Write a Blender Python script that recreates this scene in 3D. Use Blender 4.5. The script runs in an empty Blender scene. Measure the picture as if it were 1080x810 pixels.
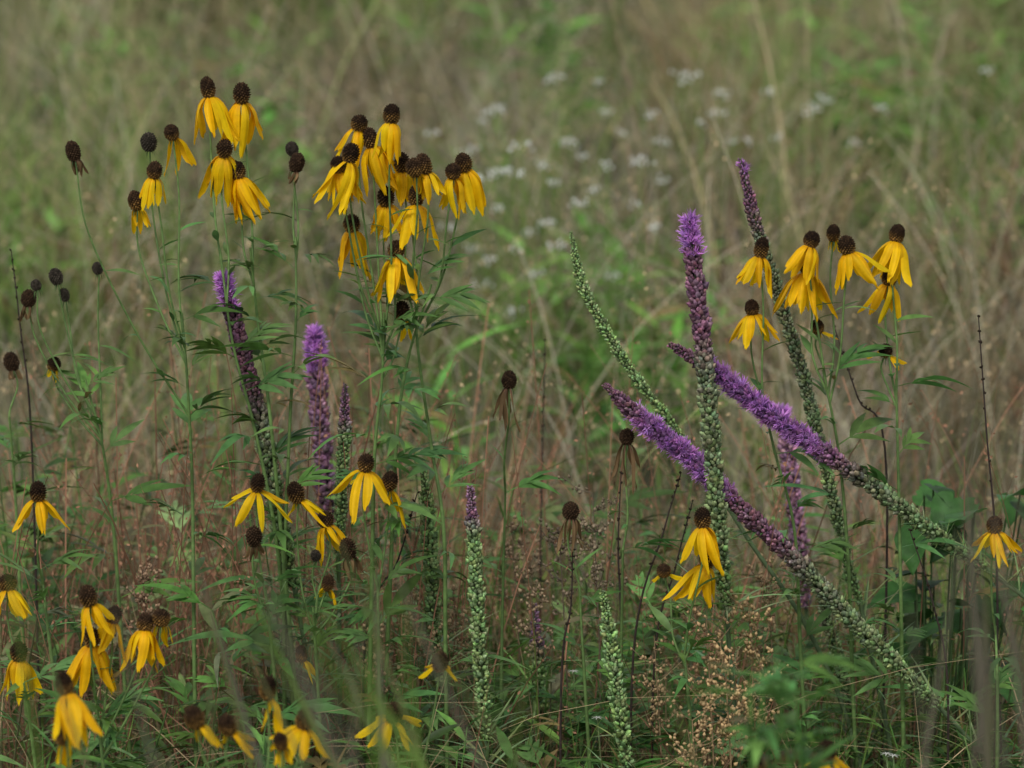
import bpy, math, random
import numpy as np
rng=np.random.default_rng(7); random.seed(7)
U=rng.uniform
PITCH=math.radians(12); LENS=136.0
CAM=np.array([0,-4.0,1.5])
FWD=np.array([0,math.cos(PITCH),-math.sin(PITCH)]); UPV=np.array([0,math.sin(PITCH),math.cos(PITCH)]); RT=np.array([1.0,0,0])
def P(u,v,y=0.0):
    s=36.0/LENS/1080
    d=RT*(u-540)*s-UPV*(v-405)*s+FWD
    return CAM+d*((y-CAM[1])/d[1])
def nrm(a): return a/np.maximum(np.linalg.norm(a,axis=-1,keepdims=True),1e-9)

# ---------------- materials
def plant_mat(name,rough=.6,trans=.25,nscale=60,lo=.7,hi=1.25,spec=.25,bump=0):
    m=bpy.data.materials.new(name); m.use_nodes=True; nt=m.node_tree; N=nt.nodes; L=nt.links; N.clear()
    out=N.new('ShaderNodeOutputMaterial'); at=N.new('ShaderNodeAttribute'); at.attribute_name='Col'
    if nscale:
        tc=N.new('ShaderNodeTexCoord'); no=N.new('ShaderNodeTexNoise'); no.inputs['Scale'].default_value=nscale; no.inputs['Detail'].default_value=2
        mr=N.new('ShaderNodeMapRange'); mr.inputs['From Min'].default_value=.3; mr.inputs['From Max'].default_value=.7
        mr.inputs['To Min'].default_value=lo; mr.inputs['To Max'].default_value=hi
        vm=N.new('ShaderNodeVectorMath'); vm.operation='SCALE'
        L.new(tc.outputs['Object'],no.inputs['Vector']); L.new(no.outputs['Fac'],mr.inputs['Value'])
        L.new(at.outputs['Color'],vm.inputs[0]); L.new(mr.outputs['Result'],vm.inputs['Scale']); co=vm.outputs[0]
    else: co=at.outputs['Color']
    if nscale==0:
        p=N.new('ShaderNodeBsdfDiffuse'); L.new(co,p.inputs['Color'])
    else:
        p=N.new('ShaderNodeBsdfPrincipled'); p.inputs['Roughness'].default_value=rough; p.inputs['Specular IOR Level'].default_value=spec
        L.new(co,p.inputs['Base Color'])
    if trans>0:
        t=N.new('ShaderNodeBsdfTranslucent'); L.new(co,t.inputs['Color'])
        mx=N.new('ShaderNodeMixShader'); mx.inputs[0].default_value=trans
        L.new(p.outputs[0],mx.inputs[1]); L.new(t.outputs[0],mx.inputs[2]); L.new(mx.outputs[0],out.inputs[0])
    else: L.new(p.outputs[0],out.inputs[0])
    return m
M_STEM=plant_mat('stem_green',.6,0,120)
M_LEAF=plant_mat('leaf_green',.5,.25,70)
M_PET=plant_mat('petal_yellow',.55,.35,90,.88,1.1,.15)
M_CONE=plant_mat('cone_brown',.85,0,400,.5,1.5,.1)
M_BUD=plant_mat('bud_scales',.75,0,350,.5,1.4,.08)
M_TUFT=plant_mat('violet_florets',.7,.3,0)
M_GRASS=plant_mat('grass_blades',.65,.2,0)
MATS=[M_STEM,M_LEAF,M_PET,M_CONE,M_BUD,M_TUFT,M_GRASS]
STEM,LEAF,PET,CONE,BUD,TUFT,GRASS=range(7)

class MB:
    def __init__(s): s.V=[];s.C=[];s.F=[];s.n=0
    def add(s,V,F,C,mat):
        V=np.asarray(V,float).reshape(-1,3)
        C=np.asarray(C,float)
        if C.ndim==1: C=np.tile(C,(len(V),1))
        if not isinstance(F,list): F=[F]
        for f in F:
            f=np.asarray(f,int)
            if len(f): s.F.append((f+s.n,mat))
        s.V.append(V); s.C.append(C.reshape(-1,3)); s.n+=len(V)
    def build(s,name,smooth=True):
        V=np.concatenate(s.V); C=np.clip(np.concatenate(s.C),0,1)
        loops=np.concatenate([f.ravel() for f,_ in s.F]); tot=np.concatenate([np.full(len(f),f.shape[1]) for f,_ in s.F])
        mi=np.concatenate([np.full(len(f),m) for f,m in s.F])
        st=np.concatenate([[0],np.cumsum(tot)[:-1]])
        me=bpy.data.meshes.new(name); me.vertices.add(len(V)); me.vertices.foreach_set('co',V.ravel().astype(np.float32))
        me.loops.add(len(loops)); me.loops.foreach_set('vertex_index',loops.astype(np.int32))
        me.polygons.add(len(tot)); me.polygons.foreach_set('loop_start',st.astype(np.int32))
        used=sorted(set(mi.tolist())); remap={u:i for i,u in enumerate(used)}
        for u in used: me.materials.append(MATS[u])
        me.polygons.foreach_set('material_index',np.array([remap[x] for x in mi.tolist()],np.int32))
        me.polygons.foreach_set('use_smooth',np.full(len(tot),smooth))
        me.update(calc_edges=True)
        a=me.attributes.new('Col','FLOAT_COLOR','POINT')
        a.data.foreach_set('color',np.concatenate([C,np.ones((len(C),1))],1).ravel().astype(np.float32))
        ob=bpy.data.objects.new(name,me); bpy.context.scene.collection.objects.link(ob); return ob

def catmull(pts,n=8):
    p=np.asarray(pts,float)
    if len(p)<3:
        t=np.linspace(0,1,n+1)[:,None]; return p[0]*(1-t)+p[-1]*t
    q=np.concatenate([[2*p[0]-p[1]],p,[2*p[-1]-p[-2]]]); out=[]
    for i in range(1,len(q)-2):
        t=np.linspace(0,1,n,endpoint=False)[:,None]; a,b,c,d=q[i-1],q[i],q[i+1],q[i+2]
        out.append(.5*((2*b)+(-a+c)*t+(2*a-5*b+4*c-d)*t*t+(-a+3*b-3*c+d)*t**3))
    out.append(p[-1:]); return np.concatenate(out)
def grid_faces(nu,nv,wrap=False):
    f=[]
    for i in range(nu-1):
        for j in range(nv if wrap else nv-1):
            k=(j+1)%nv; f.append((i*nv+j,i*nv+k,(i+1)*nv+k,(i+1)*nv+j))
    return np.array(f)
def tube(B,pts,rad,col,mat=STEM,sides=6):
    pts=np.asarray(pts); n=len(pts); T=nrm(np.gradient(pts,axis=0))
    ref=np.array([0.31,.95,.05]); X=nrm(np.cross(T,ref)); Y=np.cross(T,X)
    rad=np.broadcast_to(rad,(n,)); a=np.arange(sides)*2*math.pi/sides
    V=pts[:,None]+rad[:,None,None]*(X[:,None]*np.cos(a)[None,:,None]+Y[:,None]*np.sin(a)[None,:,None])
    C=np.asarray(col,float)
    if C.ndim==2: C=np.repeat(C,sides,axis=0)
    B.add(V,grid_faces(n,sides,True),C,mat)
def inst(B,T,pos,M,col,mat):
    V,F,S=T; N=len(pos)
    if N==0: return
    W=pos[:,None]+np.einsum('nij,kj->nki',M,V)
    k=len(V); off=(np.arange(N)*k)[:,None,None]
    Fs=[(f[None]+off).reshape(-1,f.shape[1]) for f in F]
    col=np.asarray(col,float)
    if col.ndim==1: col=np.tile(col,(N,1))
    B.add(W,Fs,(col[:,None]*S[None]).reshape(-1,3),mat)
def frames(d,up=None,roll=0,scale=1.0):
    """local Y along d, local Z near 'up'"""
    d=nrm(np.atleast_2d(d)); N=len(d)
    up=np.tile([0,0,1.0],(N,1)) if up is None else np.broadcast_to(up,(N,3))
    X=np.cross(d,up+1e-4); X=nrm(X); Z=np.cross(X,d)
    r=np.broadcast_to(roll,(N,))[:,None]
    X2=X*np.cos(r)+Z*np.sin(r); Z2=-X*np.sin(r)+Z*np.cos(r)
    s=np.broadcast_to(scale,(N,))[:,None,None]
    return np.stack([X2,d,Z2],axis=2)*s

# ---------------- templates
def lance(L,W,droop=.25,fold=.25,base=(0,0,0),ang=0,n=7,peak=.8):
    t=np.linspace(0,1,n); w=W*.5*np.sin(math.pi*np.clip(t,0.02,.985)**peak)
    V=[]
    for i in range(n):
        for sx in(-1,0,1):
            x=sx*w[i]; y=L*t[i]; z=-droop*L*t[i]**2+fold*abs(x)
            c,s=math.cos(ang),math.sin(ang)
            V.append((base[0]+c*x+s*y,base[1]-s*x+c*y,base[2]+z))
    return np.array(V),grid_faces(n,3)
def merge(parts):
    V=[];F=[];S=[];n=0
    for v,f,s in parts: V.append(v);F.append(f+n);S.append(np.broadcast_to(s,(len(v),3)));n+=len(v)
    return np.concatenate(V),[np.concatenate(F)],np.concatenate(S)
def compound(seed,pairs=2):
    r=random.Random(seed); parts=[]
    v,f=lance(.030,.0018,.1,.0,(0,0,0),0,5,.4); parts.append((v,f,1.0))
    y=.016
    for k in range(pairs):
        for sgn in(-1,1):
            L=r.uniform(.028,.046)*(1-.12*k); v,f=lance(L,r.uniform(.006,.0095),r.uniform(.05,.6),.3,(0,y,-.002),sgn*r.uniform(.35,.85)); parts.append((v,f,r.uniform(.85,1.1)))
        y+=.013
    v,f=lance(r.uniform(.045,.065),r.uniform(.009,.013),r.uniform(.1,.65),.3,(0,.024,-.002),r.uniform(-.1,.1)); parts.append((v,f,1.0))
    return merge(parts)
COMP=[compound(i,1+i%3) for i in range(8)]
LANCE=[merge([(*lance(.06,w,d,.3),1.0)]) for w,d in((.009,.1),(.011,.35),(.007,.55),(.013,.2))]
LIN=[merge([(*lance(.09,.0032,d,.3,peak=.6),1.0)]) for d in(.05,.2,.45)]
def ovate():
    t=np.linspace(0,1,9); w=.5*np.sin(math.pi*np.clip(t,.02,.985)**.6)*.8; V=[]
    for i in range(9):
        for j in(-1,-.5,0,.5,1):
            V.append((j*w[i],t[i]-.12*abs(j)*(1-t[i]),-.28*t[i]**2+.2*abs(j)*w[i]+.03*math.sin(9*t[i]+3*j)))
    return merge([(np.array(V),grid_faces(9,5),1.0)])
OVATE=ovate()
def bud():
    rings=[(.0,.25),(.25,.85),(.6,.95),(1.0,.10)]; V=[];S=[]
    for i,(y,r) in enumerate(rings):
        for j in range(5):
            a=j*math.pi*.4+(i%2)*math.pi*.2; V.append((math.cos(a)*r*.36,y,math.sin(a)*r*.36)); S.append([.4,.7,1.0,1.4][i]*(.8 if (i+j)%2 else 1.15))
    return np.array(V),[grid_faces(4,5,True)],np.array(S)[:,None]*np.ones((1,3))
BUDT=bud()
def tuft(seed,n=11):
    r=random.Random(seed);V=[];F=[];S=[]
    for k in range(n):
        a=r.uniform(0,6.28); e=r.uniform(.1,.8); L=r.uniform(.6,1.2); w=.055
        dx,dz=math.cos(a)*math.sin(e),math.sin(a)*math.sin(e); dy=math.cos(e)
        px,pz=-math.sin(a)*w,math.cos(a)*w; b=len(V)
        cz=r.uniform(-.3,.3)
        for t,ww in((0,.7),(.5,1),(1,.35)):
            c=(dx*L*t+cz*t*t*.5,dy*L*t-.12*t*t,dz*L*t+cz*t*t*.4)
            V+= [(c[0]-px*ww,c[1],c[2]-pz*ww),(c[0]+px*ww,c[1],c[2]+pz*ww)]; s=.6+.75*t; S+=[s,s]
        F+=[(b,b+1,b+3,b+2),(b+2,b+3,b+5,b+4)]
    return np.array(V),[np.array(F)],np.array(S)[:,None]*np.ones((1,3))
TUFTS=[tuft(i) for i in range(4)]
FLORET=(np.array([(-.5,0,-.5),(.5,0,-.5),(.5,0,.5),(-.5,0,.5),(0,1.0,0)]),[np.array([(0,1,4),(1,2,4),(2,3,4),(3,0,4)])],np.array([.5,.5,.5,.5,1.7])[:,None]*np.ones((1,3)))
BEAD=(np.array([(0,0,0),(.35,.45,0),(0,1,0),(-.35,.45,0),(0,.45,.35),(0,.45,-.35)]),[np.array([(0,1,4),(1,2,4),(2,3,4),(3,0,4),(1,0,5),(2,1,5),(3,2,5),(0,3,5)])],np.ones((6,3)))

# ---------------- coneflower head
YEL=np.array([.97,.63,.005])
def petal(B,base,n,out,L,W,th0,th1,col,twist=0):
    side=np.cross(n,out); t=np.linspace(0,1,9); th=th0+(th1-th0)*np.minimum(1,t*2.6)**.8
    th=th+random.uniform(-.35,.45)*np.clip(t-.4,0,1)
    dl=L/8; r=np.concatenate([[0],np.cumsum(np.cos(th[:-1])*dl)]); z=np.concatenate([[0],np.cumsum(np.sin(th[:-1])*dl)])
    w=W*.5*np.array([.35,.62,.85,.97,1.,1.,.93,.76,.42]); V=[];C=[]
    sw=random.uniform(-.26,.26)*L; cup=random.uniform(.2,.9)
    for i in range(9):
        a=twist*t[i]; nn=-math.sin(th[i])*out+math.cos(th[i])*n
        sv=side*math.cos(a)+nn*math.sin(a); c=base+out*r[i]+n*z[i]+side*sw*t[i]**2
        for j,x in enumerate((-1,-.5,0,.5,1)):
            h=(-.18 if j in(1,3) else .0)*w[i]-cup*w[i]*x*x
            tip=0
            if i==8: tip=(-.06 if j in(0,4) else (.03 if j in(1,3) else -.025))*L
            V.append(c+sv*x*w[i]+nn*h+(out*math.cos(th[i])+n*math.sin(th[i]))*tip)
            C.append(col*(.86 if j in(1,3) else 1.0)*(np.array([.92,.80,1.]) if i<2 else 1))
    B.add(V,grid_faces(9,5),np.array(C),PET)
def head(B,pos,kind='y',L=.045,spread=0.,tilt=None,size=1.0,npet=None):
    tx,ty=(random.uniform(-.32,.32),random.uniform(-.35,.2)) if tilt is None else (tilt[0]+random.uniform(-.1,.1),tilt[1]+random.uniform(-.1,.1))
    n=nrm(np.array([tx,ty,1.0])); X=nrm(np.cross(n,[0.1,1,0])); Y=np.cross(n,X)
    fresh=kind in('y','p'); R=.0076*size*random.uniform(.86,1.1); H=.0098*size*random.uniform(.8,1.22)
    k=150; i=np.arange(k)+.5; ph=np.arccos(1-2*i/k*.97); ga=i*2.39996
    loc=np.stack([np.sin(ph)*np.cos(ga),np.sin(ph)*np.sin(ga),np.cos(ph)],1)
    pts=pos+R*(loc[:,:1]*X+loc[:,1:2]*Y)+H*loc[:,2:]*n
    nn=nrm(loc[:,:1]*X+loc[:,1:2]*Y+(loc[:,2:]*.7+.25)*n)
    a=np.linspace(0,math.pi,9); b=np.arange(12)*math.pi/6
    V=[pos+R*.96*math.sin(p)*(math.cos(q)*X+math.sin(q)*Y)+H*.96*math.cos(p)*n for p in a for q in b]
    dark=np.array([.022,.012,.006])*random.uniform(.7,1.6) if kind!='d' else np.array([.030,.017,.009])
    if kind=='g': dark=np.array([.034,.028,.021])
    B.add(V,grid_faces(9,12,True),dark*.8,CONE)
    low=np.clip((-loc[:,2]+random.uniform(.0,.5))*1.3,0,1)[:,None]; bro=np.array([.14,.075,.02]) if fresh else dark*1.5
    B_c=dark*(1-low)+bro*low; B_c=B_c*U(.6,1.6,(k,1))
    inst(B,FLORET,pts,frames(nn,up=np.array([.3,.2,1.]),scale=.0019*size*U(.8,1.3,k)),B_c,CONE)
    base=pos-n*H*.72
    if fresh:
        m=npet or (random.randint(8,13) if kind=='y' else random.randint(3,5)); a0=random.uniform(0,6.28) if kind=='y' else random.uniform(-2.4,-1.0)
        for q in range(m):
            a1=a0+q*6.283/m+random.uniform(-.4,.4)
            if kind=='p': a1=a0+(q-m/2)*.7
            out=math.cos(a1)*X+math.sin(a1)*Y
            th1=-1.58+spread*.95+random.uniform(-.17,.3)
            sh=random.uniform(.82,1.05)
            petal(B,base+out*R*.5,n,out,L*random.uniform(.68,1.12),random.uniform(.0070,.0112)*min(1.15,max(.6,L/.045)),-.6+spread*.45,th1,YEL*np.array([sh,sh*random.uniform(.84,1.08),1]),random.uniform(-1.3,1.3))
    if kind=='d':
        for q in range(random.randint(7,10)):
            a1=random.uniform(0,6.28); out=math.cos(a1)*X+math.sin(a1)*Y
            petal(B,base+out*R*.5,n,out,L*random.uniform(.6,1.1),.0042,-.8,-1.5+random.uniform(-.3,.2),np.array([.24,.15,.07])*random.uniform(.5,1.2),random.uniform(-3,3))
    for q in range(7):
        a1=q*.9; out=math.cos(a1)*X+math.sin(a1)*Y
        inst(B,LANCE[2],(base+out*.002)[None],frames((out-.8*n)[None],scale=.16),[.07,.13,.04],LEAF)
    return base-n*.001
GREEN=np.array([.11,.185,.055])
def add_leaves(B,path,t0,t1,count,size=(.7,1.2),temps=COMP,col=(.095,.20,.048),up=.5):
    n=len(path)
    for q in range(count):
        t=t0+(t1-t0)*(q+random.uniform(-.3,.3))/max(1,count); k=int(np.clip(t,0,.999)*(n-1)); p=path[k]
        a=q*2.4+random.uniform(-.5,.5); d=np.array([math.cos(a),math.sin(a),random.uniform(up-.4,up+.4)])
        c=np.array(col)*random.uniform(.6,1.45)*np.array([random.uniform(.8,1.25),1,random.uniform(.8,1.3)])
        if random.random()<.05: c=np.array([.26,.20,.07])*random.uniform(.5,1)
        inst(B,random.choice(temps),p[None],frames(d[None],roll=random.uniform(-.6,.6),scale=random.uniform(*size)),c,LEAF)

def coneflower(trunks,heads,y,leafn=16,name='yellow_coneflower'):
    """trunks: list of polylines (top to bottom); heads: (u,v,kind,L mm,spread,trunk idx,drop,[tilt])"""
    B=MB(); paths=[]
    for tr in trunks:
        tr=list(tr); wp=[P(a,b,y+random.uniform(-.015,.015)) for a,b in tr]
        last=wp[-1].copy(); d=last-wp[-2]; d=d/abs(d[2]); 
        root=last+np.array([np.clip(d[0],-.4,.4)*last[2],0,-last[2]]); wp.append(root)
        c=catmull(wp,10); paths.append(c)
        n=len(c); tube(B,c,np.linspace(.0012,.0028,n),GREEN*random.uniform(.85,1.2))
        add_leaves(B,c,.04,.95,int(leafn*1.25),(.5,1.15))
    for h in heads:
        u,v,kind,L,sp,ti,drop=h[:7]; tilt=h[7] if len(h)>7 else None
        hp=P(u,v,y+random.uniform(-.035,.035)); size=1.0 if L>28 or kind=='d' else .85
        if kind=='g': size=.6+.4*L/30
        base=head(B,hp,kind,L/1000,sp,tilt,size)
        c=paths[ti]; zt=hp[2]-drop/1000; k=int(np.argmin(abs(c[:,2]-zt))); k=min(k,len(c)-2); J=c[k]
        dz=base[2]-J[2]; lat=J[0]-base[0]
        mid1=base+np.array([lat*.08+random.uniform(-.005,.005),0,-dz*.28]); mid2=base+np.array([lat*.5+random.uniform(-.005,.005),(J[1]-base[1])*.5,-dz*.68])
        st=catmull([base,mid1,mid2,J],8); tube(B,st,np.linspace(.0009,.0014,len(st)),GREEN*random.uniform(.85,1.3))
        if drop>90: add_leaves(B,st,.5,1.,3,(.35,.75),LANCE)
    return B.build(name)

coneflower([[(192,330),(198,410),(203,520),(205,700)],[(232,262),(245,360),(268,450),(290,560),(305,700)],[(264,262),(272,340),(285,440),(300,600)],[(312,250),(312,340),(306,440),(300,600),(300,720)]],
 [(77,160,'d',24,0,0,290),(157,150,'g',26,0,0,230),(181,140,'p',44,.1,0,240),(163,180,'y',36,0,0,190),(143,212,'p',30,0,0,170,(-.1,0)),
  (219,93,'y',68,.2,1,200,(-.05,0)),(237,157,'y',54,0,1,160),(255,99,'y',58,.05,2,190,(-.05,-.1)),(250,180,'y',52,0,2,120,(-.3,0)),
  (308,157,'g',20,0,3,120),(313,172,'d',16,0,3,90)],0.02,13)
coneflower([[(405,330),(403,400),(395,480),(392,620)],[(440,290),(440,360),(455,470),(468,560),(470,700)],[(455,300),(430,380),(418,470),(410,650)]],
 [(379,130,'y',40,.1,0,250),(413,121,'y',44,0,0,240),(390,146,'y',50,.1,0,220),(370,162,'y',60,.12,0,210),(357,174,'y',44,0,0,190),(371,236,'y',52,0,0,140),
  (407,208,'y',42,.15,0,160),(418,263,'y',54,.15,0,110,(0,0)),(424,329,'p',30,0,0,70,(0,-.1)),(424,172,'y',34,0,1,170),(437,177,'p',36,0,1,160),(447,174,'y',32,0,1,170),(439,207,'y',50,.3,1,130),
  (478,181,'y',40,0,2,170),(489,172,'y',54,.08,2,180)],0.0,12)
coneflower([[(90,400),(108,470),(120,560),(130,700)]],[(59,292,'g',18,0,0,170),(38,301,'g',8,0,0,160),(68,311,'g',6,0,0,130),(103,283,'g',6,0,0,190),(57,384,'p',18,.2,0,90),(30,315,'d',20,0,0,150)],.12,10)
coneflower([[(10,440),(16,520),(22,640)]],[(12,382,'d',14,0,0,80)],.25,7)
coneflower([[(44,600),(55,700)]],[(40,519,'y',42,.55,0,110,(0,-.1))],-.03,6)
coneflower([[(280,620),(288,700)]],[(272,510,'y',46,.8,0,130,(.1,-.2)),(268,566,'d',20,0,0,100)],-.08,7)
coneflower([[(330,640),(335,720)]],[(312,520,'p',40,.6,0,150),(343,548,'y',42,.25,0,110,(-.2,0)),(333,586,'g',4,0,0,70),(367,579,'d',26,0,0,90),(346,615,'p',24,.5,0,50),(318,690,'p',26,.2,0,30)],-.03,6)
coneflower([[(398,610),(400,720)]],[(386,489,'y',54,.55,0,140,(.2,-.2)),(411,508,'p',42,.55,0,120,(.3,0))],-.04,8)
coneflower([[(25,720),(35,790)]],[(8,615,'y',42,.3,0,120),(20,688,'y',48,0,0,70)],-.2,7)
coneflower([[(105,760),(108,800)]],[(93,629,'y',40,.1,0,150),(97,673,'y',56,.18,0,110,(.1,-.1)),(120,649,'y',42,.1,0,130),(153,657,'y',44,.15,0,130),(170,652,'p',30,.3,0,140)],-.24,7)
coneflower([[(70,850),(72,890)]],[(68,722,'y',54,0,0,150),(66,775,'p',40,.0,0,100)],-.6,5)
coneflower([[(265,860),(268,900)]],[(283,726,'p',46,.1,0,160),(205,757,'p',30,.2,0,110),(240,765,'p',34,.4,0,110),(322,759,'y',44,.65,0,110,(.3,0)),(296,782,'p',26,0,0,90)],-.6,5)
coneflower([[(425,860),(430,900)]],[(415,752,'y',44,.85,0,130,(0,-.5)),(464,698,'p',32,.8,0,160,(0,-.4))],-.35,6)
coneflower([[(533,520),(530,640),(528,760)]],[(537,401,'d',48,0,0,120,(.02,0))],.1,3,'dried_coneflower')
coneflower([[(657,580),(655,700)]],[(661,461,'d',52,0,0,120,(.02,0))],.0,3,'dried_coneflower')
coneflower([[(612,640),(618,740)]],[(602,539,'d',38,0,0,110,(-.05,0))],-.02,3,'dried_coneflower')
coneflower([[(722,690),(728,760)]],[(741,547,'y',54,.12,0,150,(0,0)),(747,589,'y',56,.2,0,110),(700,602,'p',28,.7,0,100)],-.06,6)
coneflower([[(868,390),(885,480),(895,600),(900,740)],[(945,400),(947,480),(950,620),(952,740)],[(815,470),(838,560),(845,700)]],
 [(803,262,'y',44,.15,2,220),(856,253,'y',40,.1,0,160),(851,280,'y',58,.35,0,140,(.1,0)),(879,246,'p',24,.2,0,170),(893,259,'y',46,.35,0,170),(862,345,'p',20,.9,0,60),
  (946,247,'y',52,.15,1,170),(938,293,'y',40,.15,1,130),(793,325,'y',42,.5,2,170,(-.1,0)),(934,370,'p',26,.9,1,60)],.06,10)
coneflower([[(1050,660),(1052,760)]],[(1049,554,'y',40,.55,0,120,(-.1,0))],-.05,7)
coneflower([[(870,880),(872,900)]],[(872,792,'y',32,.6,0,90,(0,-.4)),(805,806,'p',26,.5,0,90)],-.6,4)

# ---------------- blazing stars
VIO=np.array([.60,.28,.70]); DPU=np.array([.145,.075,.105]); GRN=np.array([.22,.32,.13]); GG=np.array([.19,.23,.13]); MAU=np.array([.25,.14,.21])
def blazing(pts,y,wid,cols,flo,foot,y2=None,leafy=True):
    """pts tip->end of bud zone; cols [(t,col)], flo [(t0,t1)]; foot: points continuing to the ground"""
    B=MB(); y2=y if y2 is None else y2; m=len(pts)
    wp=[P(a,b,y+(y2-y)*i/(m-1)) for i,(a,b) in enumerate(pts)]; ax=catmull(wp,24)
    seg=np.linalg.norm(np.diff(ax,axis=0),axis=1); S=np.concatenate([[0],np.cumsum(seg)]); Lt=S[-1]
    R=wid/2000.*.95
    N=int(Lt*1000*2.9*(wid/22)**.5); s=(np.arange(N)+U(-.4,.4,N))/N*Lt; s=np.clip(s,0,Lt); t=s/Lt
    pos=np.stack([np.interp(s,S,ax[:,k]) for k in range(3)],1); T=nrm(np.gradient(ax,axis=0)); tg=-nrm(np.stack([np.interp(s,S,T[:,k]) for k in range(3)],1))
    X=nrm(np.cross(tg,[.1,1,.2])); Y=np.cross(tg,X); a=np.arange(N)*2.39996+U(-.35,.35,N)
    rad=X*np.cos(a)[:,None]+Y*np.sin(a)[:,None]
    prof=np.clip(.38+s/.05*.62,0,1)*(1-.2*np.clip((t-.8)/.2,0,1)); rr=R*prof*(1+.14*np.sin(s*160+R*5e4)*U(.3,1,N))
    ct=np.array([c[0] for c in cols]); cc=np.stack([c[1] for c in cols]); col=np.stack([np.interp(t,ct,cc[:,k]) for k in range(3)],1)
    col=col*U(.45,1.45,(N,1))*U(.85,1.15,(N,3))
    d=nrm(rad*U(.5,1.15,(N,1))+tg*.75+U(-.25,.25,(N,3))); sc=rr*U(.45,.88,N)*.95
    keep=U(0,1,N)>np.clip((t-.55)*.9,0,.4)
    p0=pos+rad*(rr*.34)[:,None]
    inst(B,BUDT,p0[keep],frames(d[keep],up=np.array([.3,.2,.9]),roll=U(0,6,N)[keep],scale=sc[keep]),col[keep],BUD)
    F=np.zeros(N,bool); tb=np.ones(N)
    for f0,f1 in flo:
        edge=np.clip((f1-t)/.06,0,1)
        q=(t>=f0)&(t<=f1)&(U(0,1,N)<(.9 if f0==0 else .72)*(.25+.75*edge)); F|=q
        if f0==0: tb[q]=1.2
    for q in range(4):
        k=F&(np.arange(N)%4==q); n=k.sum()
        inst(B,TUFTS[q],(p0+d*sc[:,None]*.5)[k],frames(d[k],up=np.array([.3,.2,.9]),roll=U(0,6,n),scale=.0092*U(.6,1.2,n)*tb[k]*min(1,wid/22)),VIO*U(.45,1.3,(n,1))*U(.9,1.1,(n,3)),TUFT)
    k=(U(0,1,N)<.26)&(t>.2); n=k.sum()
    inst(B,LIN[1],pos[k],frames(nrm(rad[k]+tg[k]*U(.1,.9,(n,1))),scale=U(.12,.24,n)*(wid/22)*(.7+.6*t[k])),col[k]*np.array([.9,1.1,.75]),LEAF)
    last=ax[-1]; fw=[last]+[P(a,b,y2) for a,b in foot]; d2=fw[-1]-fw[-2]; r=fw[-1].copy(); r=r+np.array([d2[0]/max(.2,abs(d2[2]))*.18,0,-r[2]]); fw.append(r)
    st=catmull([*fw],10); tube(B,ax,np.linspace(.001,.0026,len(ax)),GRN*.5); tube(B,st,.0026,np.array([.10,.15,.07]))
    if leafy:
        add_leaves(B,st,0,.7,44,(.5,1.05),LIN,(.20,.29,.12),.7)
        add_leaves(B,ax,.78,1.,26,(.25,.6),LIN,(.20,.30,.12),.5)
    return B.build('blazing_star')
blazing([(235,292),(249,345),(266,410),(282,480),(296,560),(310,620)],.03,26,[(0,VIO*.6),(.1,DPU*1.4),(.35,DPU*1.3),(.5,GG*.9),(1,GRN*.85)],[(0,.11)],[(325,700),(340,790)])
blazing([(332,350),(336,420),(342,500),(345,560)],.42,29,[(0,VIO*.7),(.22,MAU),(1,MAU*.8)],[(0,.22)],[(350,650)])
blazing([(364,405),(363,460),(360,530),(357,590)],.10,19,[(0,MAU),(.2,MAU),(.32,GRN*1.0),(1,GRN)],[],[(358,680)])
blazing([(446,491),(452,550),(456,620),(458,690)],.06,22,[(0,GRN*1.1),(1,GRN*.9)],[],[(460,760)])
blazing([(496,513),(500,580),(505,670),(512,780)],-.04,22,[(0,MAU*1.2),(.12,MAU*.9),(.2,GRN*1.0),(1,GRN)],[],[(515,850)])
blazing([(636,624),(644,680),(652,740),(664,830)],-.08,22,[(0,GRN*1.15),(1,GRN)],[],[(668,880)])
blazing([(563,637),(567,690),(572,770)],.2,22,[(0,MAU*1.2),(.3,MAU),(.5,GRN*1.1),(1,GRN)],[],[(575,850)])
blazing([(602,245),(614,300),(640,350),(668,395),(703,440),(740,490)],.10,16,[(0,GRN*1.2),(1,GRN*1.1)],[],[(790,570),(850,660),(900,780)],leafy=False)
blazing([(727,232),(733,290),(742,370),(750,460),(758,560),(766,640)],-.02,26,[(0,VIO*.6),(.1,DPU*1.5),(.3,DPU*1.4),(.42,GG*.95),(1,GRN)],[(0,.1)],[(772,720),(778,800)])
blazing([(781,168),(797,235),(822,315),(848,400),(872,500),(893,590),(908,640)],.12,19,[(0,MAU),(.1,DPU*1.3),(.2,GG*.8),(.4,GG),(1,GRN)],[(.005,.03)],[(925,720),(940,800)])
blazing([(706,363),(755,393),(812,437),(870,477),(930,520),(985,562),(1040,600)],.0,24,[(0,DPU*1.5),(.10,DPU*1.4),(.16,VIO*.4),(.4,VIO*.35),(.52,DPU*1.4),(.62,GG*.8),(1,GRN)],[(.11,.50)],[(1110,655),(1180,740)],.06)
blazing([(638,406),(680,445),(725,480),(775,530),(830,582),(885,640),(940,695),(990,745)],-.04,25,[(0,DPU*1.7),(.08,DPU*1.4),(.14,VIO*.35),(.3,VIO*.35),(.38,DPU*1.4),(.5,DPU*1.4),(.6,GG*.9),(1,GRN*1.0)],[(.09,.37)],[(1040,800),(1080,850)],.04)
blazing([(826,432),(833,490),(842,570),(850,640)],.5,27,[(0,VIO*.7),(.15,MAU*1.2),(1,MAU)],[(0,.06)],[(856,720)])
blazing([(860,600),(880,680),(905,780)],.25,20,[(0,GG),(1,GRN)],[],[(915,850)])

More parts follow.
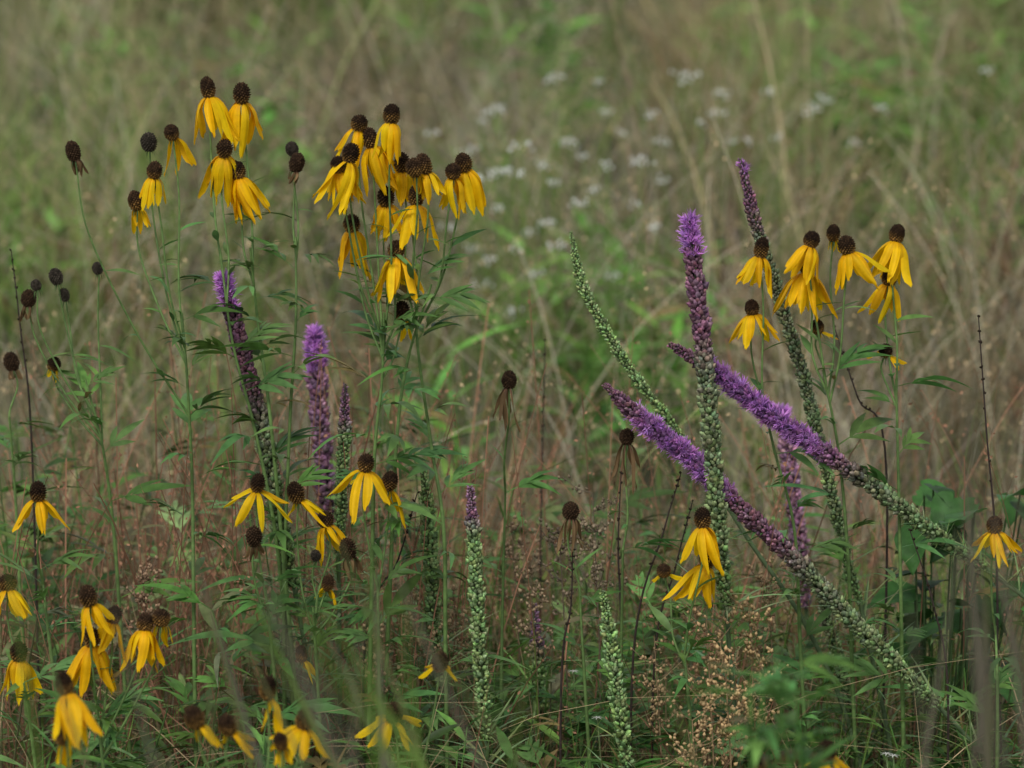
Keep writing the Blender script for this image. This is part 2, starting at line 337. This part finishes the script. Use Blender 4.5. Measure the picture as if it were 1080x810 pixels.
# ---------------- grasses
def grass(B,x,y,H,W,bend,col,segs=5,stalk=False,az=None):
    N=len(x); az=U(0,2*math.pi,N) if az is None else az; fa=U(0,math.pi,N); t=np.linspace(0,1,segs+1)[None]
    h=H[:,None]; b=bend[:,None]; hor=h*(b*t**2+.06*t); z=h*t*(1-.42*np.clip(b,0,1.2)*t**1.5)
    px=x[:,None]+hor*np.cos(az)[:,None]; py=y[:,None]+hor*np.sin(az)[:,None]
    w=W[:,None]*.5*((1-t*.45) if stalk else np.clip(1.02-t**2.2,.04,1))
    sx=np.cos(fa)[:,None]*w; sy=np.sin(fa)[:,None]*w
    V=np.stack([np.stack([px-sx,py-sy,z],-1),np.stack([px+sx,py+sy,z],-1)],2)
    k=2*(segs+1); f=np.array([(2*i,2*i+1,2*i+3,2*i+2) for i in range(segs)])
    F=(f[None]+(np.arange(N)*k)[:,None,None]).reshape(-1,4)
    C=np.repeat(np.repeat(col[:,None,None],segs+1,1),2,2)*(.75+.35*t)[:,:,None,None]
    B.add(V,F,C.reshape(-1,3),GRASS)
    return px,py,z,az
def panicle(B,px,py,z,col,n=12,frac=.3,spread=.012,size=(.004,.008)):
    N=len(px); T=U(1-frac,1,(N,n)); seg=px.shape[1]-1; q=T*seg; i=np.clip(q.astype(int),0,seg-1); fr=q-i; r=np.arange(N)[:,None]
    g=lambda A:A[r,i]*(1-fr)+A[r,i+1]*fr
    p=np.stack([g(px),g(py),g(z)],-1)+U(-1,1,(N,n,3))*spread
    p=p.reshape(-1,3); c=np.repeat(col,n,0)*U(.7,1.3,(N*n,1)); s=U(*size,N*n)
    d=nrm(U(-1,1,(N*n,3))+np.array([0,0,.8]))
    a=nrm(np.cross(d,U(-1,1,(N*n,3))))*.28
    V=np.stack([p,p+(d*.5+a)*s[:,None],p+d*s[:,None],p+(d*.5-a)*s[:,None]],1)
    B.add(V,np.arange(N*n*4).reshape(-1,4),np.repeat(c,4,0),GRASS)
def patch(x,y,s=0): return np.clip(.5+.3*np.sin(2.6*x+.8*y+s)+.3*np.sin(-1.7*x+1.9*y+2*s+1)*np.cos(1.1*x-.9*y+s)+.15*np.sin(5*x+3*y+s),0,1)
TAN=np.array([.48,.36,.21]); GRA=np.array([.16,.26,.06]); RED=np.array([.27,.14,.088]); OLV=np.array([.25,.27,.115]); GRY=np.array([.40,.36,.265])
def field(name,dens,y0,y1,hr,wr,mixw,stalkfrac=.35,seed=0,half=1.0,slope=.3,pn=10,segs=5,tdens=14):
    """two thirds of the blades stand in tussocks, each with its own height, colour and spread"""
    B=MB(); A=(y1-y0)*2*(half+slope*((y0+y1)/2+4)/1.0*.5); N=int(dens*A)
    y=U(y0,y1,N); hw=half+slope*.5*(y+4); x=U(-1,1,N)*hw
    K=int(tdens*A); ty=U(y0,y1,K); tx=U(-1,1,K)*(half+slope*.5*(ty+4)); tid=rng.integers(0,K,N); inT=U(0,1,N)<.7
    sc=.05*(wr[0]/.002)**.5
    x=np.where(inT,tx[tid]+rng.normal(0,sc,N),x); y=np.where(inT,ty[tid]+rng.normal(0,sc,N),y)
    def kind(n,x,y):
        pt=patch(x,y,seed); r=U(0,1,n)
        c=np.where((r<mixw[0]*1.9*pt)[:,None],GRA,np.where((r<.74)[:,None],TAN*.5+OLV*.5,GRY))
        c=np.where((U(0,1,n)<mixw[1]*(.2+1.6*patch(x,y,seed+2)))[:,None],RED,c)
        return c
    tc=kind(K,tx,ty)*U(.4,1.45,(K,1)); th=U(.55,1.3,K)
    cols=np.where(inT[:,None],tc[tid],kind(N,x,y)*.8)*U(.65,1.35,(N,1))*U(.9,1.1,(N,3))
    st=U(0,1,N)<stalkfrac; H=U(hr[0],hr[1],N)*np.where(inT,th[tid],.65)
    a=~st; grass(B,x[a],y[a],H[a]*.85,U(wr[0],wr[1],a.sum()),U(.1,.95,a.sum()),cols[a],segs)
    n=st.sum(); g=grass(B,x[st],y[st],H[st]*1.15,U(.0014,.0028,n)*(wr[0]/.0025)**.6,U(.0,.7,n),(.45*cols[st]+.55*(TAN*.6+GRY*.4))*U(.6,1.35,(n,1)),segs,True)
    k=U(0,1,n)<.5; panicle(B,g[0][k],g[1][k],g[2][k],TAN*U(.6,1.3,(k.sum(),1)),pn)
    return B.build(name,False)
field('meadow_grass',820,.75,3.0,(.26,.46),(.0022,.0048),(.56,.19),.34,0,.6,.28)
field('meadow_grass',520,3.0,7.0,(.32,.60),(.0034,.0068),(.64,.12),.34,1,.6,.32,8,5,9)
field('meadow_grass',220,7.0,18.0,(.4,.65),(.007,.013),(.76,.05),.3,3,.6,.36,6,4,5)
B=MB(); N=430; y=U(1.2,4.8,N); x=U(-1,1,N)*(.75+.16*y); g=grass(B,x,y,U(.5,.82,N),U(.0016,.0028,N),U(.2,1.1,N),GRY*U(.8,1.6,(N,1)),9,True)
panicle(B,g[0],g[1],g[2],TAN*U(.9,1.4,(N,1)),14,.35,.012,(.004,.009)); B.build('arching_dry_grass',False)
def near():
    B=MB(); N=4300; y=U(-.35,.85,N); x=U(-1.0,1.0,N); H=U(.16,.42,N)+.12*np.clip(y,0,.8)
    r=U(0,1,N); left=np.clip(.5-x*.6,0,1)
    col=np.where((r<.16+.25*left)[:,None],RED,np.where((r<.74)[:,None],GRA*.95,TAN*.75))*U(.4,1.35,(N,1))
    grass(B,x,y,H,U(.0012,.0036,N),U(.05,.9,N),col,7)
    N=440; x=np.concatenate([U(-.6,-.05,310),U(-.1,.7,130)]); y=U(.0,.8,N); H=U(.38,.66,N)
    g=grass(B,x,y,H,U(.0014,.0028,N),U(0,.35,N),RED*U(.6,1.6,(N,1)),7,True)
    panicle(B,g[0],g[1],g[2],RED*1.4*np.ones((N,1)),10,.4,.006,(.003,.007))
    N=260; x=U(-.9,.9,N); y=U(-.2,.7,N); grass(B,x,y,U(.3,.6,N),U(.0014,.0026,N),U(.8,1.4,N),TAN*U(.5,1.3,(N,1)),8,True)
    return B.build('little_bluestem_grass',False)
near()
def front():
    B=MB()
    L=[(1020,420,1062,830,-1.7,.007,GRY*.45),(1010,560,1030,840,-1.5,.013,GRY*.4),(1062,600,1090,840,-1.6,.008,GRY*.45),(960,640,985,840,-1.7,.007,GRY*.4),(120,640,180,840,-1.6,.008,GRY*.45),(0,540,60,840,-1.6,.009,GRA*.8),(560,680,520,840,-1.6,.006,GRA*.8),(700,720,740,850,-1.5,.007,OLV*.7),(30,640,90,850,-1.4,.010,OLV*.7),(1040,690,1020,850,-1.3,.014,GRY*.4)]
    for q in range(24):
        u0=random.uniform(190,440); L.append((u0,random.uniform(570,720),u0+random.uniform(-20,150),840,random.uniform(-1.9,-1.2),random.uniform(.006,.012),random.choice([GRA*.9,GRY*.5,OLV*.7,GRA*1.1])))
    for q in range(8):
        u0=random.uniform(985,1080); L.append((u0,random.uniform(480,690),u0+random.uniform(-30,40),840,random.uniform(-1.8,-1.2),random.uniform(.006,.013),random.choice([GRY*.35,GRY*.5,OLV*.5])))
    for u0,v0,u1,v1,y,w,c in L:
        a=P(u0,v0,y); b=P(u1,v1,y); r=b+(b-a)*(b[2]/(a[2]-b[2])); r[2]=0
        m=(a+r)/2+np.array([random.uniform(-.03,.04),0,0]); tube(B,catmull([a,m,r],8),np.interp(np.arange(17),[0,5,16],[.0007,w*.28,w*.42]),c,GRASS,4)
    return B.build('foreground_grass')
front()
# ---------------- leafy undergrowth
def leafy(B,root,top,n,temps,size,col,r0=.0018):
    mid=(root+top)/2+np.array([random.uniform(-.03,.03),random.uniform(-.03,.03),.02]); c=catmull([top,mid,root],8)
    tube(B,c,np.linspace(.0008,r0,len(c)),np.array(col)*.9,STEM,5); add_leaves(B,c,0,.85,n,size,temps,col,.5)
B=MB()
for i in range(350):
    y=random.uniform(-.28,.75); x=random.uniform(-.9,.9) if i<180 else (random.uniform(-.6,.1) if i<270 else random.uniform(-.55,.55)); h=random.uniform(.13,.36)+.12*max(0,y)+(.05 if x<0 else 0)
    if y<0: h*=.85
    if i>=270: h=random.uniform(.22,.33); y=random.uniform(-.2,.3)
    s=random.uniform(.45,1.35); q=random.random(); col=np.array([.09,.20,.045])*s if q<.62 else (np.array([.15,.25,.08])*s if q<.87 else np.array([.17,.18,.08])*s)
    leafy(B,np.array([x,y,0]),np.array([x+random.uniform(-.08,.08),y+random.uniform(-.05,.05),h]),random.randint(8,14),random.choice([COMP,COMP,LANCE,LANCE,LIN,LIN]),(.45,1.2),col)
B.build('leafy_undergrowth')
B=MB()
for u,v,y,k,w in [(905,95,5.2,24,.10),(570,15,6.0,16,.15),(150,60,6,12,.3),(700,360,2.6,11,.12),(1050,90,5.5,16,.2),(330,40,7,14,.3),(690,250,3.5,8,.15),(590,300,3,8,.15),(940,20,6.5,14,.3),(20,250,3.6,6,.2),(760,20,6.5,10,.2),(310,110,4.5,8,.2),(1000,200,4,8,.2),(660,330,2.4,8,.1),(120,20,7,12,.3),(540,400,1.8,5,.15)]:
    for q in range(k):
        p=P(u,v,y)+np.array([random.uniform(-w,w),random.uniform(-.2,.2),random.uniform(-.08,.05)]); r=p.copy(); r[2]=0; r[0]+=random.uniform(-.05,.05)
        leafy(B,r,p,9,LANCE,(1.2,2.2),np.array([.15,.34,.055])*random.uniform(.6,1.25),.003)
B.build('background_weeds')
B=MB()
for q in range(9):
    p=P(random.uniform(785,850),random.uniform(700,770),-.9); r=p.copy(); r[2]=0
    leafy(B,r,p,16,LANCE+COMP,(.5,.9),np.array([.10,.24,.05]),.002)
B.build('leafy_weed')
B=MB()
for q in range(44):
    p=P(random.uniform(955,1085),random.uniform(490,720),random.uniform(.12,.42)); r=p.copy(); r[2]=0; r[0]=r[0]*.5+.24; 
    tube(B,catmull([p,(p+r)/2+np.array([0,0,.04]),r],6),.0012,np.array([.05,.09,.03]),STEM,5)
    d=np.array([random.uniform(-1,1),random.uniform(-1,.1),random.uniform(-.6,.3)])
    inst(B,OVATE,p[None],frames(d[None],roll=random.uniform(-.6,.6),scale=random.uniform(.035,.062)),np.array([.045,.13,.028])*random.uniform(.35,1.5),LEAF)
B.build('broadleaf_vine')
def panic(u,v,y,w,hh,n,col):
    B=MB(); top=P(u,v,y); r=top.copy(); r[2]=0; ax=catmull([top,(top+r)/2+np.array([.01,0,0]),r],12); tube(B,ax,np.linspace(.0006,.0016,len(ax)),np.array(col)*.6,STEM,5)
    for q in range(n):
        s=top[2]-hh/1000*random.random(); k=int(np.argmin(abs(ax[:,2]-s))); a=random.uniform(0,6.28)
        L=random.uniform(.3,1)*w/1000; e=ax[k]+np.array([math.cos(a)*L,math.sin(a)*L,L*random.uniform(.3,1)]); br=catmull([ax[k],(ax[k]+e)/2+np.array([0,0,-.004]),e],5)
        tube(B,br,.0005,np.array(col)*.6,STEM,3)
        m=8; pp=br[rng.integers(2,len(br),m)]+U(-.006,.006,(m,3)); inst(B,BEAD,pp,frames(nrm(U(-1,1,(m,3))+[0,0,.9]),scale=U(.004,.0075,m)),np.array(col)*U(.6,1.6,(m,1)),GRASS)
    B.build('dried_panicle_weed')
for a in [(745,650,-.06,40,120,26,(.46,.31,.17)),(790,640,-.02,45,150,30,(.44,.31,.16)),(765,700,-.12,45,110,26,(.48,.33,.17)),(690,670,-.02,30,110,18,(.38,.27,.15)),(435,630,.05,40,90,20,(.40,.29,.17)),(395,650,.0,35,90,16,(.36,.26,.15)),(625,520,.1,40,110,20,(.24,.19,.13)),(590,560,.15,30,90,14,(.22,.17,.12)),(540,560,.3,40,90,14,(.30,.22,.14)),(480,640,.1,30,80,14,(.36,.25,.15)),(730,760,-.14,40,90,22,(.46,.32,.17)),(810,600,.1,35,110,16,(.36,.26,.15)),(560,610,.1,30,90,14,(.3,.22,.14)),(150,600,.1,35,90,14,(.3,.2,.13))]: panic(*a)
B=MB()
for pts,y in [([(1032,335),(1040,450),(1052,640)],0),([(1048,660),(1056,800)],.05),([(718,500),(700,560),(668,690)],.0),([(730,530),(712,600),(690,700)],.05),([(604,580),(602,640),(592,720)],-.03),([(575,360),(572,480),(570,600)],.6),([(440,520),(420,590),(385,680)],.05),([(12,265),(22,350),(34,480)],.3),([(880,345),(905,420),(935,500)],.2),([(655,500),(652,580),(655,680)],.06),([(960,560),(985,640),(1000,740)],.0)]:
    w=[P(a,b,y) for a,b in pts]; r=w[-1].copy(); r[2]=0; c=catmull(w+[r],8); tube(B,c,np.linspace(.0006,.0017,len(c)),np.array([.04,.028,.024]),STEM,5)
    k=rng.integers(0,len(c)//2,24); inst(B,BEAD,c[k],frames(nrm(U(-1,1,(24,3))+[0,0,1.]),scale=.004),np.array([.04,.03,.022]),GRASS)
B.build('bare_dry_stalks')
# white wildflowers
B=MB()
wf=[(588,80),(632,88),(722,85),(735,80),(520,118),(508,127),(527,114),(740,131),(808,97),(860,114),(850,120),(530,180),(480,190),(625,200),(575,236),(500,262),(515,275),(640,175),(570,175),(700,190),(760,100),(455,140),(600,150),(670,215),(540,330),(820,145),(545,262),(470,240),(590,260),(900,150),(690,120),(715,78),(580,84),(538,183),(522,184),(505,190),(560,245),(510,300),(615,165),(655,140),(780,150),(1040,75),(675,170),(645,290),(610,215),(550,155),(525,220),(690,240),(755,120),(870,105),(585,195),(640,120),(495,160),(700,150),(565,290),(930,115)]
for u,v in wf:
    y=random.uniform(2.0,3.0) if v>150 else random.uniform(2.9,3.5); c=P(u,v,y); r=c.copy(); r[2]=0; s=random.uniform(.3,.75)
    tube(B,catmull([c-[0,0,.02],(c+r)/2+[.01,0,0],r],6),.0012,GRA*.9,STEM,4)
    m=int(14*s)+2; a=U(0,6.28,m); q=np.sqrt(U(0,1,m))*.032*s; pp=c+np.stack([q*np.cos(a),q*np.sin(a),U(-.006,.006,m)],1)
    for k in range(0,m,2): tube(B,np.stack([c-[0,0,.02],(c+pp[k]-[0,0,.012])/2,pp[k]]),.0004,GRA,STEM,3)
    inst(B,BEAD,pp-[0,0,.003],frames(nrm(U(-.4,.4,(m,3))+[0,0,1.]),scale=.0082),np.array([.84,.85,.80]),PET)
B.build('white_wildflowers')
B=MB()
for u,v,y in [(1022,742,.0),(1030,748,.0),(935,795,-.1),(942,797,-.1),(605,708,.1),(630,757,0)]:
    c=P(u,v,y); r=c.copy(); r[2]=0; tube(B,catmull([c,(c+r)/2+[.01,0,0],r],6),.0009,GRN*.7,STEM,4)
    for k in range(7): 
        a=k*.9; inst(B,LANCE[1],c[None],frames(np.array([[math.cos(a),math.sin(a),.3]]),scale=.12),[.75,.75,.7],PET)
B.build('small_white_flower')

# ---------------- ground
me=bpy.data.meshes.new('meadow_ground'); xs=np.concatenate([-np.geomspace(300,3,12),np.linspace(-2.5,2.5,21),np.geomspace(3,300,12)])
V=[(x,y+4,-.01+.012*math.sin(3*x)*math.cos(2.2*y)-.012) for y in xs for x in xs]; n=len(xs)
me.from_pydata(V,[],grid_faces(n,n).tolist()); ob=bpy.data.objects.new('meadow_ground',me); bpy.context.scene.collection.objects.link(ob)
m=bpy.data.materials.new('soil_and_thatch'); m.use_nodes=True; nt=m.node_tree; bs=nt.nodes['Principled BSDF']; bs.inputs['Roughness'].default_value=.95
no=nt.nodes.new('ShaderNodeTexNoise'); no.inputs['Scale'].default_value=3; no.inputs['Detail'].default_value=8; no.inputs['Roughness'].default_value=.75
tc=nt.nodes.new('ShaderNodeTexCoord'); nt.links.new(tc.outputs['Object'],no.inputs['Vector']); cr=nt.nodes.new('ShaderNodeValToRGB')
cr.color_ramp.elements[0].position=.35; cr.color_ramp.elements[0].color=(.025,.035,.014,1); cr.color_ramp.elements[1].position=.65; cr.color_ramp.elements[1].color=(.12,.10,.05,1)
nt.links.new(no.outputs['Fac'],cr.inputs['Fac']); nt.links.new(cr.outputs[0],bs.inputs['Base Color']); me.materials.append(m)

# ---------------- light, sky, camera
sc=bpy.context.scene; w=bpy.data.worlds.new('World'); sc.world=w; w.use_nodes=True; nt=w.node_tree; bg=nt.nodes['Background']
sky=nt.nodes.new('ShaderNodeTexSky'); sky.sky_type='NISHITA'; sky.sun_disc=False; sky.sun_elevation=math.radians(55); sky.sun_rotation=math.radians(200)
hs=nt.nodes.new('ShaderNodeHueSaturation'); hs.inputs['Saturation'].default_value=.2; nt.links.new(sky.outputs[0],hs.inputs['Color']); nt.links.new(hs.outputs[0],bg.inputs['Color']); bg.inputs['Strength'].default_value=.15
L=bpy.data.lights.new('sun','SUN'); L.energy=2.1; L.angle=math.radians(20); L.color=(1,.965,.89); lo=bpy.data.objects.new('sun',L); sc.collection.objects.link(lo)
lo.rotation_euler=(math.radians(35),0,math.radians(-20))
cam=bpy.data.cameras.new('camera'); cam.lens=LENS; cam.sensor_width=36; cam.clip_end=2000; cam.dof.use_dof=True; cam.dof.focus_distance=4.1; cam.dof.aperture_fstop=5.8
co=bpy.data.objects.new('camera',cam); co.location=CAM; co.rotation_euler=(math.pi/2-PITCH,0,0); sc.collection.objects.link(co); sc.camera=co
sc.view_settings.view_transform='Standard'; sc.view_settings.look='None'; sc.view_settings.exposure=0
